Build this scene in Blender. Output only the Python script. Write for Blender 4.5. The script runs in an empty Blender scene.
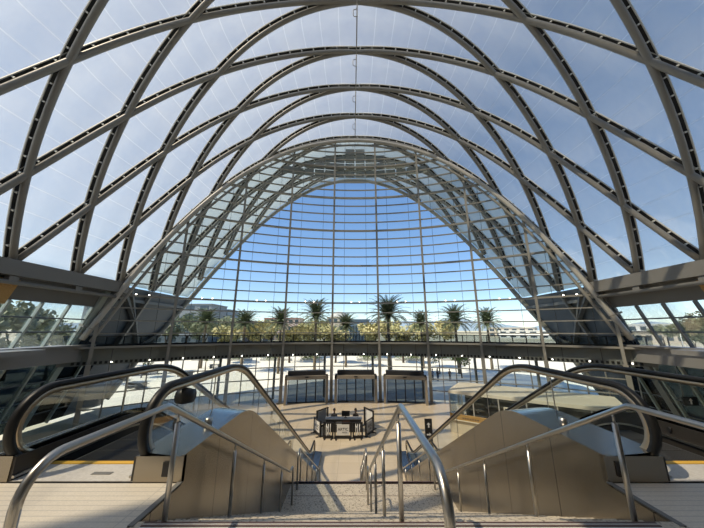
import bpy, bmesh, math, random
import numpy as np
from mathutils import Vector, Matrix
random.seed(7)
PI = math.pi
C = bpy.context.scene.collection
# ------------------------------------------------------------------ camera model
F_PX = 270.0
PITCH = math.atan(66.0/F_PX)
CAM = Vector((-0.41, 0.0, 1.6))
LOW = -5.9                      # lower concourse level
def at(px, py, Y):
    u = (px-352)/F_PX; v = (py-264)/F_PX
    d = Vector((u, math.cos(PITCH)+v*math.sin(PITCH), math.sin(PITCH)-v*math.cos(PITCH)))
    return CAM + d*(Y/d.y)
def atz(px, py, Z):
    u = (px-352)/F_PX; v = (py-264)/F_PX
    d = Vector((u, math.cos(PITCH)+v*math.sin(PITCH), math.sin(PITCH)-v*math.cos(PITCH)))
    return CAM + d*((Z-CAM.z)/d.z)

# ------------------------------------------------------------------ materials
M = {}
def mat(name, col, rough=.5, metal=0., spec=None, emit=None, estr=1.):
    m = bpy.data.materials.new(name); m.use_nodes = True
    b = m.node_tree.nodes['Principled BSDF']
    b.inputs['Base Color'].default_value = (*col, 1)
    b.inputs['Roughness'].default_value = rough
    b.inputs['Metallic'].default_value = metal
    if spec is not None: b.inputs['Specular IOR Level'].default_value = spec
    if emit:
        b.inputs['Emission Color'].default_value = (*emit, 1); b.inputs['Emission Strength'].default_value = estr
    M[name] = m
    return m
def nodes(m): return m.node_tree.nodes, m.node_tree.links
def noise_col(m, c1, c2, scale=5., detail=4., lo=.35, hi=.65, stretch=None):
    n, l = nodes(m); b = n['Principled BSDF']
    tc = n.new('ShaderNodeTexCoord'); nz = n.new('ShaderNodeTexNoise'); r = n.new('ShaderNodeValToRGB')
    nz.inputs['Scale'].default_value = scale; nz.inputs['Detail'].default_value = detail
    if stretch:
        mp = n.new('ShaderNodeMapping'); mp.inputs['Scale'].default_value = stretch
        l.new(tc.outputs['Object'], mp.inputs['Vector']); l.new(mp.outputs['Vector'], nz.inputs['Vector'])
    else: l.new(tc.outputs['Object'], nz.inputs['Vector'])
    r.color_ramp.elements[0].position = lo; r.color_ramp.elements[1].position = hi
    r.color_ramp.elements[0].color = (*c1, 1); r.color_ramp.elements[1].color = (*c2, 1)
    l.new(nz.outputs['Fac'], r.inputs['Fac']); l.new(r.outputs['Color'], b.inputs['Base Color'])
    return r
def bump(m, scale, strength, dist=.02, stretch=(1,1,1)):
    n, l = nodes(m); b = n['Principled BSDF']
    tc = n.new('ShaderNodeTexCoord'); mp = n.new('ShaderNodeMapping'); nz = n.new('ShaderNodeTexNoise'); bp = n.new('ShaderNodeBump')
    mp.inputs['Scale'].default_value = stretch; nz.inputs['Scale'].default_value = scale
    bp.inputs['Strength'].default_value = strength; bp.inputs['Distance'].default_value = dist
    l.new(tc.outputs['Object'], mp.inputs['Vector']); l.new(mp.outputs['Vector'], nz.inputs['Vector'])
    l.new(nz.outputs['Fac'], bp.inputs['Height']); l.new(bp.outputs['Normal'], b.inputs['Normal'])
def tiles(m, c1, c2, line, sx, sy, mortar=.006, offset=0.):
    n, l = nodes(m); b = n['Principled BSDF']
    tc = n.new('ShaderNodeTexCoord'); br = n.new('ShaderNodeTexBrick'); nz = n.new('ShaderNodeTexNoise'); mx = n.new('ShaderNodeMixRGB')
    br.offset = offset; br.squash = 1
    br.inputs['Scale'].default_value = 1; br.inputs['Brick Width'].default_value = sx; br.inputs['Row Height'].default_value = sy
    br.inputs['Mortar Size'].default_value = mortar; br.inputs['Mortar Smooth'].default_value = .1
    br.inputs['Color1'].default_value = (*c1,1); br.inputs['Color2'].default_value = (*c2,1); br.inputs['Mortar'].default_value = (*line,1)
    nz.inputs['Scale'].default_value = 60; nz.inputs['Detail'].default_value = 3
    mx.blend_type = 'MULTIPLY'; mx.inputs['Fac'].default_value = .35
    l.new(tc.outputs['Object'], br.inputs['Vector']); l.new(tc.outputs['Object'], nz.inputs['Vector'])
    l.new(br.outputs['Color'], mx.inputs['Color1']); l.new(nz.outputs['Color'], mx.inputs['Color2']); 
    hs = n.new('ShaderNodeHueSaturation'); hs.inputs['Saturation'].default_value = 0; hs.inputs['Value'].default_value = 1.7
    l.new(nz.outputs['Color'], hs.inputs['Color']); l.new(hs.outputs['Color'], mx.inputs['Color2'])
    l.new(mx.outputs['Color'], b.inputs['Base Color'])
def glass(name, tint, refl=1., ior=1.45):
    m = bpy.data.materials.new(name); m.use_nodes = True
    n, l = nodes(m); n.clear()
    o = n.new('ShaderNodeOutputMaterial'); t = n.new('ShaderNodeBsdfTransparent'); g = n.new('ShaderNodeBsdfGlossy')
    f = n.new('ShaderNodeFresnel'); mu = n.new('ShaderNodeMath'); mx = n.new('ShaderNodeMixShader')
    t.inputs['Color'].default_value = (*tint, 1); g.inputs['Roughness'].default_value = .02; g.inputs['Color'].default_value = (.95,.97,1,1)
    f.inputs['IOR'].default_value = ior; mu.operation = 'MULTIPLY'; mu.inputs[1].default_value = refl
    l.new(f.outputs['Fac'], mu.inputs[0]); l.new(mu.outputs[0], mx.inputs['Fac'])
    l.new(t.outputs['BSDF'], mx.inputs[1]); l.new(g.outputs['BSDF'], mx.inputs[2]); l.new(mx.outputs['Shader'], o.inputs['Surface'])
    M[name] = m; return m
def membrane(name, trans, tcol, dcol, lines=True):
    """Film cushion: part clear, part white translucent, with pale weld seams along the vault."""
    m = bpy.data.materials.new(name); m.use_nodes = True
    n, l = nodes(m); n.clear()
    o = n.new('ShaderNodeOutputMaterial'); t = n.new('ShaderNodeBsdfTransparent'); d = n.new('ShaderNodeBsdfTranslucent'); g = n.new('ShaderNodeBsdfGlossy')
    t.inputs['Color'].default_value = (*tcol,1); d.inputs['Color'].default_value = (*dcol,1); g.inputs['Roughness'].default_value = .18
    mx = n.new('ShaderNodeMixShader'); mg = n.new('ShaderNodeMixShader')
    uv = n.new('ShaderNodeUVMap'); sp = n.new('ShaderNodeSeparateXYZ'); fr = n.new('ShaderNodeMath'); fr.operation = 'FRACT'
    lt = n.new('ShaderNodeMath'); lt.operation = 'LESS_THAN'; lt.inputs[1].default_value = .045
    nz = n.new('ShaderNodeTexNoise'); nz.inputs['Scale'].default_value = .5; nz.inputs['Detail'].default_value = 5
    tc = n.new('ShaderNodeTexCoord'); l.new(tc.outputs['Object'], nz.inputs['Vector'])
    ma = n.new('ShaderNodeMath'); ma.operation = 'MULTIPLY_ADD'; ma.inputs[1].default_value = .22; ma.inputs[2].default_value = trans-.11
    sb = n.new('ShaderNodeMath'); sb.operation = 'MULTIPLY_ADD'; sb.inputs[1].default_value = -.16 if lines else 0.
    l.new(uv.outputs['UV'], sp.inputs[0]); l.new(sp.outputs['X'], fr.inputs[0]); l.new(fr.outputs[0], lt.inputs[0])
    l.new(nz.outputs['Fac'], ma.inputs[0]); l.new(lt.outputs[0], sb.inputs[0]); l.new(ma.outputs[0], sb.inputs[2])
    df = n.new('ShaderNodeBsdfDiffuse'); df.inputs['Color'].default_value = (*dcol,1); md = n.new('ShaderNodeMixShader'); md.inputs['Fac'].default_value = .5
    l.new(d.outputs['BSDF'], md.inputs[1]); l.new(df.outputs['BSDF'], md.inputs[2])
    l.new(sb.outputs[0], mx.inputs['Fac']); l.new(md.outputs['Shader'], mx.inputs[1]); l.new(t.outputs['BSDF'], mx.inputs[2])
    mg.inputs['Fac'].default_value = .04
    l.new(mx.outputs['Shader'], mg.inputs[1]); l.new(g.outputs['BSDF'], mg.inputs[2]); l.new(mg.outputs['Shader'], o.inputs['Surface'])
    M[name] = m; return m

membrane('film', .50, (.96,.91,.83), (.68,.69,.68))
membrane('canopy_film', .24, (.86,.87,.82), (.46,.50,.48), lines=False)
glass('wall_glass', (.89,.93,.92), .45)
glass('clear_glass', (.92,.95,.95), .5)
glass('rail_glass', (.84,.885,.88), .22)
glass('door_glass', (.50,.55,.58), .6)  # dark tint stands in for the shade beyond the doors
glass('dark_glass', (.14,.17,.18), .35)
glass('deck_glass', (.62,.66,.68), .5)
mat('rib_paint', (.20,.197,.185), .42)
mat('rib_gap_shade', (.018,.018,.018), .7)
mat('rib_tick', (.55,.55,.52), .5)
mat('steel_frame', (.25,.245,.22), .45)
mat('rim_tube', (.42,.41,.38), .4)
mat('beam_grey', (.17,.168,.158), .55)
mat('portal', (.27,.235,.19), .5)
mat('panel_grey', (.13,.135,.135), .6)
mat('slate', (.10,.115,.13), .6)
mat('green_frame', (.33,.38,.36), .5)
mat('fascia', (.20,.20,.195), .5)
mat('louver_grey', (.30,.31,.30), .6)
mat('wood', (.42,.24,.07), .5); noise_col(M['wood'], (.36,.21,.07), (.50,.31,.11), 3, 5, stretch=(1,8,8))
mat('brown_wall', (.055,.042,.032), .5)
mat('stainless', (.35,.315,.26), .27, 1.0)
bump(M['stainless'], 2.0, .10, .03, (1,1,1))
mat('stainless_bright', (.38,.375,.36), .22, 1.0); bump(M['stainless_bright'], 1.5, .12, .02)
mat('steel_tube', (.46,.44,.405), .30, 1.0)
mat('rubber', (.010,.010,.010), .42, spec=.3)
mat('black', (.012,.012,.013), .45)
mat('black_soft', (.02,.02,.022), .7)
mat('skirt', (.05,.045,.04), .4, .4)
mat('step_metal', (.03,.03,.03), .5, .3)
mat('step_ridge', (.06,.06,.06), .5, .3)
mat('guide', (.52,.43,.31), .30, .85)
mat('yellow', (.72,.42,.05), .5)
mat('white', (.78,.77,.74), .5)
mat('lens', (1,.95,.85), .4, emit=(1,.93,.8), estr=9)
mat('plate_steel', (.60,.57,.52), .5, .1); noise_col(M['plate_steel'], (.56,.53,.48), (.64,.61,.56), 40, 2)
mat('floor_tile', (.6,.5,.38), .27, spec=.45); tiles(M['floor_tile'], (.62,.52,.375), (.59,.49,.35), (.40,.33,.25), 1.2, 1.2, .008)
mat('landing_floor', (.66,.61,.52), .55); tiles(M['landing_floor'], (.66,.60,.50), (.63,.575,.485), (.50,.46,.40), 2.4, .075, .006)
mat('terrazzo', (.5,.45,.38), .6); noise_col(M['terrazzo'], (.17,.145,.115), (.52,.46,.365), 30, 4, .33, .50)
mat('nosing', (.10,.06,.055), .5)
mat('nosing_line', (.62,.60,.56), .5)
mat('plaza', (.72,.69,.64), .8); tiles(M['plaza'], (.70,.66,.57), (.66,.62,.54), (.55,.53,.5), 3., 3., .02)
mat('earth', (.42,.38,.27), .9); noise_col(M['earth'], (.40,.37,.24), (.54,.49,.38), .03, 5)
mat('asphalt', (.20,.20,.20), .9)
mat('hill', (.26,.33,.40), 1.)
mat('palm_leaf', (.10,.135,.055), .6); noise_col(M['palm_leaf'], (.055,.08,.04), (.13,.155,.07), 1.2)
mat('palm_trunk', (.17,.13,.09), .9); noise_col(M['palm_trunk'], (.10,.08,.055), (.24,.19,.13), 6)
mat('leaf_yellow', (.36,.29,.07), .7); noise_col(M['leaf_yellow'], (.30,.29,.13), (.55,.47,.22), .35)
mat('leaf_grey', (.10,.12,.07), .7); noise_col(M['leaf_grey'], (.13,.155,.095), (.26,.28,.17), .4)
mat('leaf_green', (.10,.15,.04), .7); noise_col(M['leaf_green'], (.06,.10,.03), (.18,.22,.06), .8)
mat('bark', (.10,.075,.055), .9)
mat('concrete', (.45,.44,.42), .8)
mat('bld_white', (.72,.70,.66), .7); mat('bld_grey', (.20,.225,.25), .7); mat('bld_pink', (.52,.40,.35), .7); mat('bld_tan', (.50,.44,.36), .7)
mat('bld_win', (.05,.07,.09), .2); mat('bld_blue', (.16,.22,.28), .5)
mat('roof_red', (.35,.12,.08), .8)
mat('skin', (.42,.26,.18), .55); mat('hair', (.02,.015,.012), .6); mat('cloth_dark', (.03,.03,.035), .8); mat('cloth_brown', (.14,.10,.075), .8)
mat('cloth_blue', (.06,.09,.16), .8); mat('cloth_light', (.4,.4,.42), .8)
mat('desk_wood', (.065,.03,.02), .4); mat('banner', (.74,.73,.70), .6); mat('banner_grey', (.30,.31,.32), .6); mat('ink', (.03,.03,.035), .6)
mat('car_white', (.7,.7,.7), .25); mat('car_teal', (.10,.33,.38), .3); mat('car_dark', (.04,.05,.07), .25); mat('car_silver', (.40,.42,.44), .25)
mat('tyre', (.015,.015,.015), .8)
mat('shop_cream', (.62,.55,.42), .6); mat('shop_beam', (.74,.70,.58), .5)
mat('shop_dark', (.10,.10,.095), .6)
# vertical seams on the escalator cladding
def seams(m, period, phase):
    n, l = nodes(m); b = n['Principled BSDF']
    tc = n.new('ShaderNodeTexCoord'); sp = n.new('ShaderNodeSeparateXYZ'); a = n.new('ShaderNodeMath'); a.operation='MULTIPLY_ADD'
    a.inputs[1].default_value = 1/period; a.inputs[2].default_value = phase
    f = n.new('ShaderNodeMath'); f.operation='FRACT'; t = n.new('ShaderNodeMath'); t.operation='LESS_THAN'; t.inputs[1].default_value=.012
    mx = n.new('ShaderNodeMixRGB'); mx.inputs['Color1'].default_value = b.inputs['Base Color'].default_value[:]; mx.inputs['Color2'].default_value=(.10,.09,.08,1)
    l.new(tc.outputs['Object'], sp.inputs[0]); l.new(sp.outputs['Y'], a.inputs[0]); l.new(a.outputs[0], f.inputs[0]); l.new(f.outputs[0], t.inputs[0])
    l.new(t.outputs[0], mx.inputs['Fac']); l.new(mx.outputs['Color'], b.inputs['Base Color'])
seams(M['stainless'], 1.3, .35)

# ------------------------------------------------------------------ mesh helper
class MB:
    def __init__(s): s.v=[]; s.f=[]; s.mi=[]; s.m=0; s.sm=[]; s.smooth=False; s.uv=None
    def mat(s, i): s.m = i; return s
    def face(s, *ix): s.f.append(tuple(ix)); s.mi.append(s.m); s.sm.append(s.smooth)
    def add(s, vs, fs):
        o = len(s.v); s.v += [tuple(p) for p in vs]
        for f in fs: s.face(*[o+i for i in f])
    def box(s, c, d, rot=None):
        c = Vector(c); h = Vector(d)/2
        vs = [Vector((x*h.x,y*h.y,z*h.z)) for x in (-1,1) for y in (-1,1) for z in (-1,1)]
        if rot is not None:
            R = Matrix.Rotation(rot,3,'Z') if not isinstance(rot, Matrix) else rot
            vs = [R@p for p in vs]
        s.add([p+c for p in vs], [(0,1,3,2),(4,6,7,5),(0,4,5,1),(2,3,7,6),(0,2,6,4),(1,5,7,3)])
    def bar(s, p, q, w, h, up=(0,0,1)):
        p=Vector(p); q=Vector(q); t=(q-p).normalized(); up=Vector(up)
        a=t.cross(up)
        if a.length<1e-4: a=t.cross(Vector((0,1,0)))
        a.normalize(); b=a.cross(t).normalized()
        vs=[e+a*w/2*i+b*h/2*j for e in (p,q) for i,j in ((-1,-1),(1,-1),(1,1),(-1,1))]
        s.add(vs, [(0,1,2,3),(7,6,5,4),(0,4,5,1),(1,5,6,2),(2,6,7,3),(3,7,4,0)])
    def tube(s, pts, r, n=10, caps=True, closed=False):
        pts=[Vector(p) for p in pts]; N=len(pts); sm=s.smooth; s.smooth=True
        rr = r if isinstance(r,(list,tuple)) else [r]*N
        o=len(s.v); ref=None
        for i,p in enumerate(pts):
            t=(pts[min(i+1,N-1)]-pts[max(i-1,0)])
            t = t.normalized() if t.length>1e-9 else Vector((0,0,1))
            if ref is None:
                ref = t.cross(Vector((0,0,1)))
                if ref.length<1e-3: ref=t.cross(Vector((0,1,0)))
            a=(ref-t*ref.dot(t)).normalized(); ref=a; b=t.cross(a)
            for k in range(n):
                an=2*PI*k/n; s.v.append(tuple(p+a*(math.cos(an)*rr[i])+b*(math.sin(an)*rr[i])))
        for i in range(N-1):
            for k in range(n):
                k2=(k+1)%n; s.face(o+i*n+k, o+i*n+k2, o+(i+1)*n+k2, o+(i+1)*n+k)
        s.smooth=sm
        if caps:
            s.face(*[o+k for k in range(n)][::-1]); s.face(*[o+(N-1)*n+k for k in range(n)])
    def sweep(s, pts, sides, prof, closed_prof=True):
        """sweep profile (a along side vector, b along normal) along pts with given side vectors & normals"""
        o=len(s.v); n=len(prof)
        for p,(a,b) in zip(pts,sides):
            for (x,y) in prof: s.v.append(tuple(Vector(p)+a*x+b*y))
        for i in range(len(pts)-1):
            for k in range(n if closed_prof else n-1):
                k2=(k+1)%n; s.face(o+i*n+k, o+i*n+k2, o+(i+1)*n+k2, o+(i+1)*n+k)
        if closed_prof:
            s.face(*[o+k for k in range(n)][::-1]); s.face(*[o+(len(pts)-1)*n+k for k in range(n)])
    def prism_x(s, yz, x0, x1):
        n=len(yz); o=len(s.v)
        s.v += [(x0,y,z) for y,z in yz]+[(x1,y,z) for y,z in yz]
        s.face(*[o+i for i in range(n)][::-1]); s.face(*[o+n+i for i in range(n)])
        for i in range(n):
            j=(i+1)%n; s.face(o+i,o+j,o+n+j,o+n+i)
    def prism_z(s, xy, z0, z1):
        n=len(xy); o=len(s.v)
        s.v += [(x,y,z0) for x,y in xy]+[(x,y,z1) for x,y in xy]
        s.face(*[o+i for i in range(n)][::-1]); s.face(*[o+n+i for i in range(n)])
        for i in range(n):
            j=(i+1)%n; s.face(o+i,o+j,o+n+j,o+n+i)
    def grid(s, rows):
        o=len(s.v); n=len(rows[0])
        for r in rows: s.v += [tuple(p) for p in r]
        for i in range(len(rows)-1):
            for k in range(n-1): s.face(o+i*n+k,o+i*n+k+1,o+(i+1)*n+k+1,o+(i+1)*n+k)
    def ball(s, c, r, n=8, m=6, sz=(1,1,1)):
        sm=s.smooth; s.smooth=True; o=len(s.v); c=Vector(c)
        for i in range(m+1):
            th=PI*i/m
            for k in range(n):
                ph=2*PI*k/n; s.v.append((c.x+r*sz[0]*math.sin(th)*math.cos(ph), c.y+r*sz[1]*math.sin(th)*math.sin(ph), c.z+r*sz[2]*math.cos(th)))
        for i in range(m):
            for k in range(n): s.face(o+i*n+k,o+(i+1)*n+k,o+(i+1)*n+(k+1)%n,o+i*n+(k+1)%n)
        s.smooth=sm
    def build(s, name, mats, parent=None, local=None):
        """parent's location is subtracted so that vertices may be given in world space (local=True: already local)"""
        me=bpy.data.meshes.new(name)
        vs=s.v
        if parent is not None and not local:
            off=parent_loc(parent); vs=[(x-off.x,y-off.y,z-off.z) for x,y,z in vs]
        me.from_pydata(vs,[],s.f)
        if not isinstance(mats,(list,tuple)): mats=[mats]
        for m in mats: me.materials.append(M[m] if isinstance(m,str) else m)
        me.polygons.foreach_set('material_index', s.mi); me.polygons.foreach_set('use_smooth', s.sm)
        bm=bmesh.new(); bm.from_mesh(me); bmesh.ops.recalc_face_normals(bm, faces=bm.faces); bm.to_mesh(me); bm.free()
        o=bpy.data.objects.new(name, me); C.objects.link(o)
        if parent is not None: o.parent=parent
        return o
def parent_loc(o):
    v=Vector((0,0,0))
    while o is not None: v+=Vector(o.location); o=o.parent
    return v
def tag(o, label, cat, group=None, kind=None):
    o['label']=label; o['category']=cat
    if group: o['group']=group
    if kind: o['kind']=kind
    return o
def empty(name, loc=(0,0,0), rz=0):
    o=bpy.data.objects.new(name,None); o.empty_display_size=.3; o.location=loc; o.rotation_euler=(0,0,rz); C.objects.link(o); return o
def thing(name, label, cat, loc=(0,0,0), rz=0, group=None): return tag(empty(name,loc,rz), label, cat, group)
def struct(name, loc=(0,0,0), label=None, cat=None):
    o=empty(name,loc); o['kind']='structure'
    if label: o['label']=label
    if cat: o['category']=cat
    return o
def sstruct(o, label=None, cat=None):
    o['kind']='structure'
    if label: o['label']=label
    if cat: o['category']=cat
    return o
def copy_tree(o, parent=None, label=None, loc=None, rz=None):
    c=o.copy(); C.objects.link(c)
    if parent is not None: c.parent=parent
    for ch in list(o.children): copy_tree(ch, c)
    if label: c['label']=label
    if loc is not None: c.location=loc
    if rz is not None: c.rotation_euler=(0,0,rz)
    return c

# ------------------------------------------------------------------ vault geometry
XB=21.4; ZB=5.6; ZT=27.4; P=4.05; Y0=16.2; SL=.42
_px=np.array([11.6,16.45,19.5,21.4]); _ph=np.array([5.0,10.9,17.05,ZT-ZB])
_hc=np.linalg.lstsq(np.stack([_px**2,_px**4,_px**6],1)*np.array([1,1,1]),_ph,rcond=None)[0]
_qc=np.linalg.solve(np.stack([_px,_px**3,_px**5,_px**7],1),np.array([1.,2.,3.,4.]))
print('hc',_hc,'qc',_qc,[float(_qc[0]+3*_qc[1]*x*x+5*_qc[2]*x**4+7*_qc[3]*x**6) for x in range(0,23,2)])
_h=lambda x: float(_hc[0]*x**2+_hc[1]*x**4+_hc[2]*x**6)
_hs=_h(XB)/(ZT-ZB)
def zsec(x):
    x=abs(x)
    return ZT-_h(x)/_hs if x<=XB else ZB-(x-XB)/SL
def nsec(x):
    a=abs(x); s=1 if x>=0 else -1
    d = float(2*_hc[0]*a+4*_hc[1]*a**3+6*_hc[2]*a**5) if a<=XB else 1/SL
    v=Vector((s*d,0,1)); return v.normalized()
def xsec(z):
    if z<=ZB: return XB+SL*(ZB-z)
    lo,hi=0.,XB
    for _ in range(40):
        mid=(lo+hi)/2
        if zsec(mid)>z: lo=mid
        else: hi=mid
    return lo
def qx(x): return float(_qc[0]*x+_qc[1]*x**3+_qc[2]*x**5+_qc[3]*x**7)
def xq(q):
    lo,hi=0.,XB+.2; s=1 if q>=0 else -1; q=abs(q)
    for _ in range(40):
        mid=(lo+hi)/2
        if qx(mid)<q: lo=mid
        else: hi=mid
    return s*lo
_rc=np.polyfit([0,10.2,16.7,27.4,33.3],[43,41,37.4,32.8,30.4],3)
def rimY(x): return float(np.polyval(_rc, ZT-zsec(x)))
RW=33.0; YC=-0.5
def wallY(x): return YC+math.sqrt(max(RW*RW-x*x,0))
YMIN=-9.0
arc_tab=[0.]
_xs=[i*.1 for i in range(0,300)]
for i in range(1,300): arc_tab.append(arc_tab[-1]+math.hypot(.1, zsec(_xs[i])-zsec(_xs[i-1])))
def arclen(x):
    a=abs(x)/.1; i=min(int(a),298); return (1 if x>=0 else -1)*(arc_tab[i]+(a-i)*(arc_tab[i+1]-arc_tab[i]))

# ------------------------------------------------------------------ roof
roof=struct('ceiling', label='arched diagrid vault of grey steel ribs and pale film cushions', cat='roof')
GAP=.42
def clipx(Yf):
    xs=[-XB+2*XB*i/96 for i in range(97)]
    runs=[]; cur=[]
    for x in xs:
        y=Yf(x)
        if YMIN<=y<=rimY(x)-.05: cur.append((x,y))
        else:
            if len(cur)>3: runs.append(cur)
            cur=[]
    if len(cur)>3: runs.append(cur)
    return runs
for sgn in (1,-1):
    for k in range(-8,10):
        Yk=Y0+P*k
        for run in clipx(lambda x: Yk+sgn*qx(x)*P/2):
            pts=[Vector((x,y,zsec(x))) for x,y in run]
            rib=MB(); rib.tube(pts,.185,10)
            ro=rib.build('roof_rib','rib_paint',roof)
            # clamp rail standing off towards the membrane
            cl=MB(); ctr=[]; sd=[]
            for i,p in enumerate(pts):
                t=(pts[min(i+1,len(pts)-1)]-pts[max(i-1,0)]).normalized(); n=nsec(p.x); a=t.cross(n).normalized()
                ctr.append(p); sd.append((a,n))
            cl.mat(0); cl.sweep(ctr,sd,[(-.17,.36),(.17,.36),(.17,.40),(-.17,.40)])  # black ribbon painted in for the shadow gap between rib and film
            cl.mat(1)
            for e in (-1,1): cl.sweep(ctr,sd,[(e*.20-.025,.35),(e*.20+.025,.35),(e*.20+.025,.43),(e*.20-.025,.43)])
            acc=0
            for i in range(1,len(pts)):
                seg=(pts[i]-pts[i-1]).length; 
                while acc<seg:
                    f=acc/seg; p=pts[i-1].lerp(pts[i],f); a,n=sd[i]
                    t=a.cross(n)
                    cl.bar(p+n*.12, p+n*.37, .34, .07, up=t) if False else None
                    c=p+n*.27
                    vs=[c+a*(.17*x)+t*(.045*y)+n*(.11*z) for x in(-1,1) for y in(-1,1) for z in(-1,1)]
                    cl.add(vs,[(0,1,3,2),(4,6,7,5),(0,4,5,1),(2,3,7,6),(0,2,6,4),(1,5,7,3)])
                    acc+=1.1
                acc-=seg
            cl.build('clamp_rail',['rib_gap_shade','rib_tick'],ro)
# film cushions
def panel(i,j,N=8):
    rows=[]; uvs=[]; ok=False
    qs=[]
    for b in range(N+1):
        r=[]
        for a in range(N+1):
            A=a/N; B=b/N
            q=(j+B)-(i+A); y=Y0+P*((i+A+j+B)/2)
            q=max(-4.0,min(4.0,q)); x=xq(q)
            yr=rimY(x)
            if YMIN-1<=y<=yr: ok=ok or (-4<q<4)
            y=max(YMIN,min(yr,y))
            n=nsec(x); bul=.55*math.sin(PI*A)*math.sin(PI*B)
            p=Vector((x,y,zsec(x)))+n*(GAP+bul)
            r.append((p,arclen(x)/1.55))
        rows.append(r)
    if not ok: return None
    bm=bmesh.new(); uvl=bm.loops.layers.uv.new('UVMap')
    V=[[bm.verts.new(p) for p,_ in r] for r in rows]
    for b in range(N):
        for a in range(N):
            ids=[(b,a),(b,a+1),(b+1,a+1),(b+1,a)]
            ps=[rows[u][w][0] for u,w in ids]
            ar=((ps[2]-ps[0]).cross(ps[3]-ps[1])).length
            if ar<1e-3: continue
            f=bm.faces.new([V[u][w] for u,w in ids]); f.smooth=True
            for lp,(u,w) in zip(f.loops,ids): lp[uvl].uv=(rows[u][w][1], rows[u][w][0].y)
    bmesh.ops.delete(bm, geom=[v for v in bm.verts if not v.link_faces], context='VERTS')
    bmesh.ops.remove_doubles(bm, verts=bm.verts, dist=.002)
    if len(bm.faces)<4: bm.free(); return None
    # recalc so that outward normals point up
    cy=sum(v.co.y for v in bm.verts)/len(bm.verts); cx=sum(v.co.x for v in bm.verts)/len(bm.verts)
    me=bpy.data.meshes.new('film_cushion'); bm.to_mesh(me); bm.free()
    me.materials.append(M['canopy_film'] if cy>wallY(min(abs(cx),30))+.3 else M['film'])
    o=bpy.data.objects.new('film_cushion',me); C.objects.link(o); o.parent=roof
    return o
npan=0
for i in range(-14,16):
    for j in range(-14,16):
        if abs(j-i)<=4:
            yc=Y0+P*((i+j+1)/2)
            if yc<YMIN-1 or yc>46: continue
            if panel(i,j): npan+=1
print('film cushions', npan)
# ring beam at the springing
for s in (-1,1):
    b=MB()
    yend=wallY(XB)+.2
    xs=s*XB
    b.box((xs,(YMIN+yend)/2,5.33),(.7,yend-YMIN,.95))
    b.smooth=True; b.tube([(xs-s*.15,YMIN,4.45),(xs-s*.15,yend-.3,4.45)],.14,10)
    b.smooth=False
    y=YMIN+1
    while y<yend-1:
        b.box((xs-s*.1,y,4.6),(.35,.5,.42)); y+=4.05
    b.build('spring_beam','beam_grey',roof)
# canopy edge tube
b=MB(); pts=[]
for i in range(81):
    x=-26+52*i/80; pts.append((x,rimY(x),zsec(x)))
b.tube(pts,.30,10); b.build('canopy_edge_tube','steel_frame',roof)

# ------------------------------------------------------------------ curved north glass wall
wall=struct('wall_north', label='curved glass end wall with slim mullions under the arch', cat='glass wall')
D=5.45/RW
def wp(th,z,dr=0): return Vector(((RW+dr)*math.sin(th), YC+(RW+dr)*math.cos(th), z))
def ztop(th): return zsec(RW*math.sin(th))
THE=math.asin(25.6/RW)
for bay in range(-5,6):
    t0=(bay-.5)*D; t1=(bay+.5)*D
    t0=max(t0,-THE); t1=min(t1,THE)
    z0=LOW if abs(bay)>1 else LOW+2.95
    rows=[[],[]]
    for i in range(9):
        t=t0+(t1-t0)*i/8; zt=max(ztop(t),z0+.02)
        rows[0].append(wp(t,z0)); rows[1].append(wp(t,zt))
    m=MB(); m.smooth=True; m.grid(rows); m.build('glass_pane','wall_glass',wall)
    # slim glass joints
    if abs(bay)<=4:
        for q in (-.25,.25):
            t=(bay+q)*D; j=MB(); j.tube([wp(t,z0,-.05),wp(t,ztop(t)-.3,-.05)],.018,5); j.build('glass_joint','black_soft',wall)
for k in range(-5,5):
    t=(k+.5)*D; zt=ztop(t)-.25
    m=MB(); ax=Vector((math.sin(t),math.cos(t),0))
    p=wp(t,LOW,-.28); q=wp(t,zt,-.28); m.bar(p,q,.23,.34,up=ax)
    m.bar(wp(t,-1.2,-.36),wp(t,LOW,-.36),.34,.42,up=ax)
    for h in range(12):
        z=-.99+2.275*h
        if z<zt-.4: m.bar(wp(t,z,-.05),wp(t,z,-.30),.10,.10)
    mo=m.build('mullion','steel_frame',wall)
    f=MB(); f.box(wp(t,LOW+.06,-.36),(.75,.75,.12),rot=-t); f.build('base_plate','steel_frame',mo)
lev=[]; z=4.7-1.1375*4
while z<26.9: lev.append(z); z+=1.1375
for idx,z in enumerate(lev):
    thick=(idx%4==0); th=math.asin(min(xsec(z)-.15,25.5)/RW)
    n=60; pts=[]; sd=[]
    for i in range(n+1):
        t=-th+2*th*i/n; 
        # each bar runs straight in its bay with a slight bow
        pts.append(wp(t,z,-.20)); sd.append((Vector((math.sin(t),math.cos(t),0)),Vector((0,0,1))))
    w,h=(.34,.17) if thick else (.19,.105)
    m=MB(); m.sweep(pts,sd,[(-w/2,-h/2),(w/2,-h/2),(w/2,h/2),(-w/2,h/2)])
    to=m.build('transom','steel_frame',wall)
    if abs(z-4.7)<.01:
        for bay in range(-4,5):
            for e in (-.09,.09):
                s=MB(); c=wp((bay+e)*D,z+.12,-.30); s.ball(c,.06,8,6); s.build('spotlight','lens',to)
for z in (-2.35,-3.55,-4.7):
    for bay in range(-4,5):
        if abs(bay)<=1 and z<-3: continue
        m=MB(); m.bar(wp((bay-.5)*D+.006,z,-.12),wp((bay+.5)*D-.006,z,-.12),.12,.09); m.build('lower_transom','steel_frame',wall)
for bay in range(-4,5):
    for q in (-.25,0,.25):
        if abs(bay)<=1 and q==0: continue
        m=MB(); m.bar(wp((bay+q)*D,-1.3,-.10),wp((bay+q)*D,LOW+(2.95 if abs(bay)<=1 else 0),-.10),.07,.10); m.build('lower_mullion','steel_frame',wall)
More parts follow.
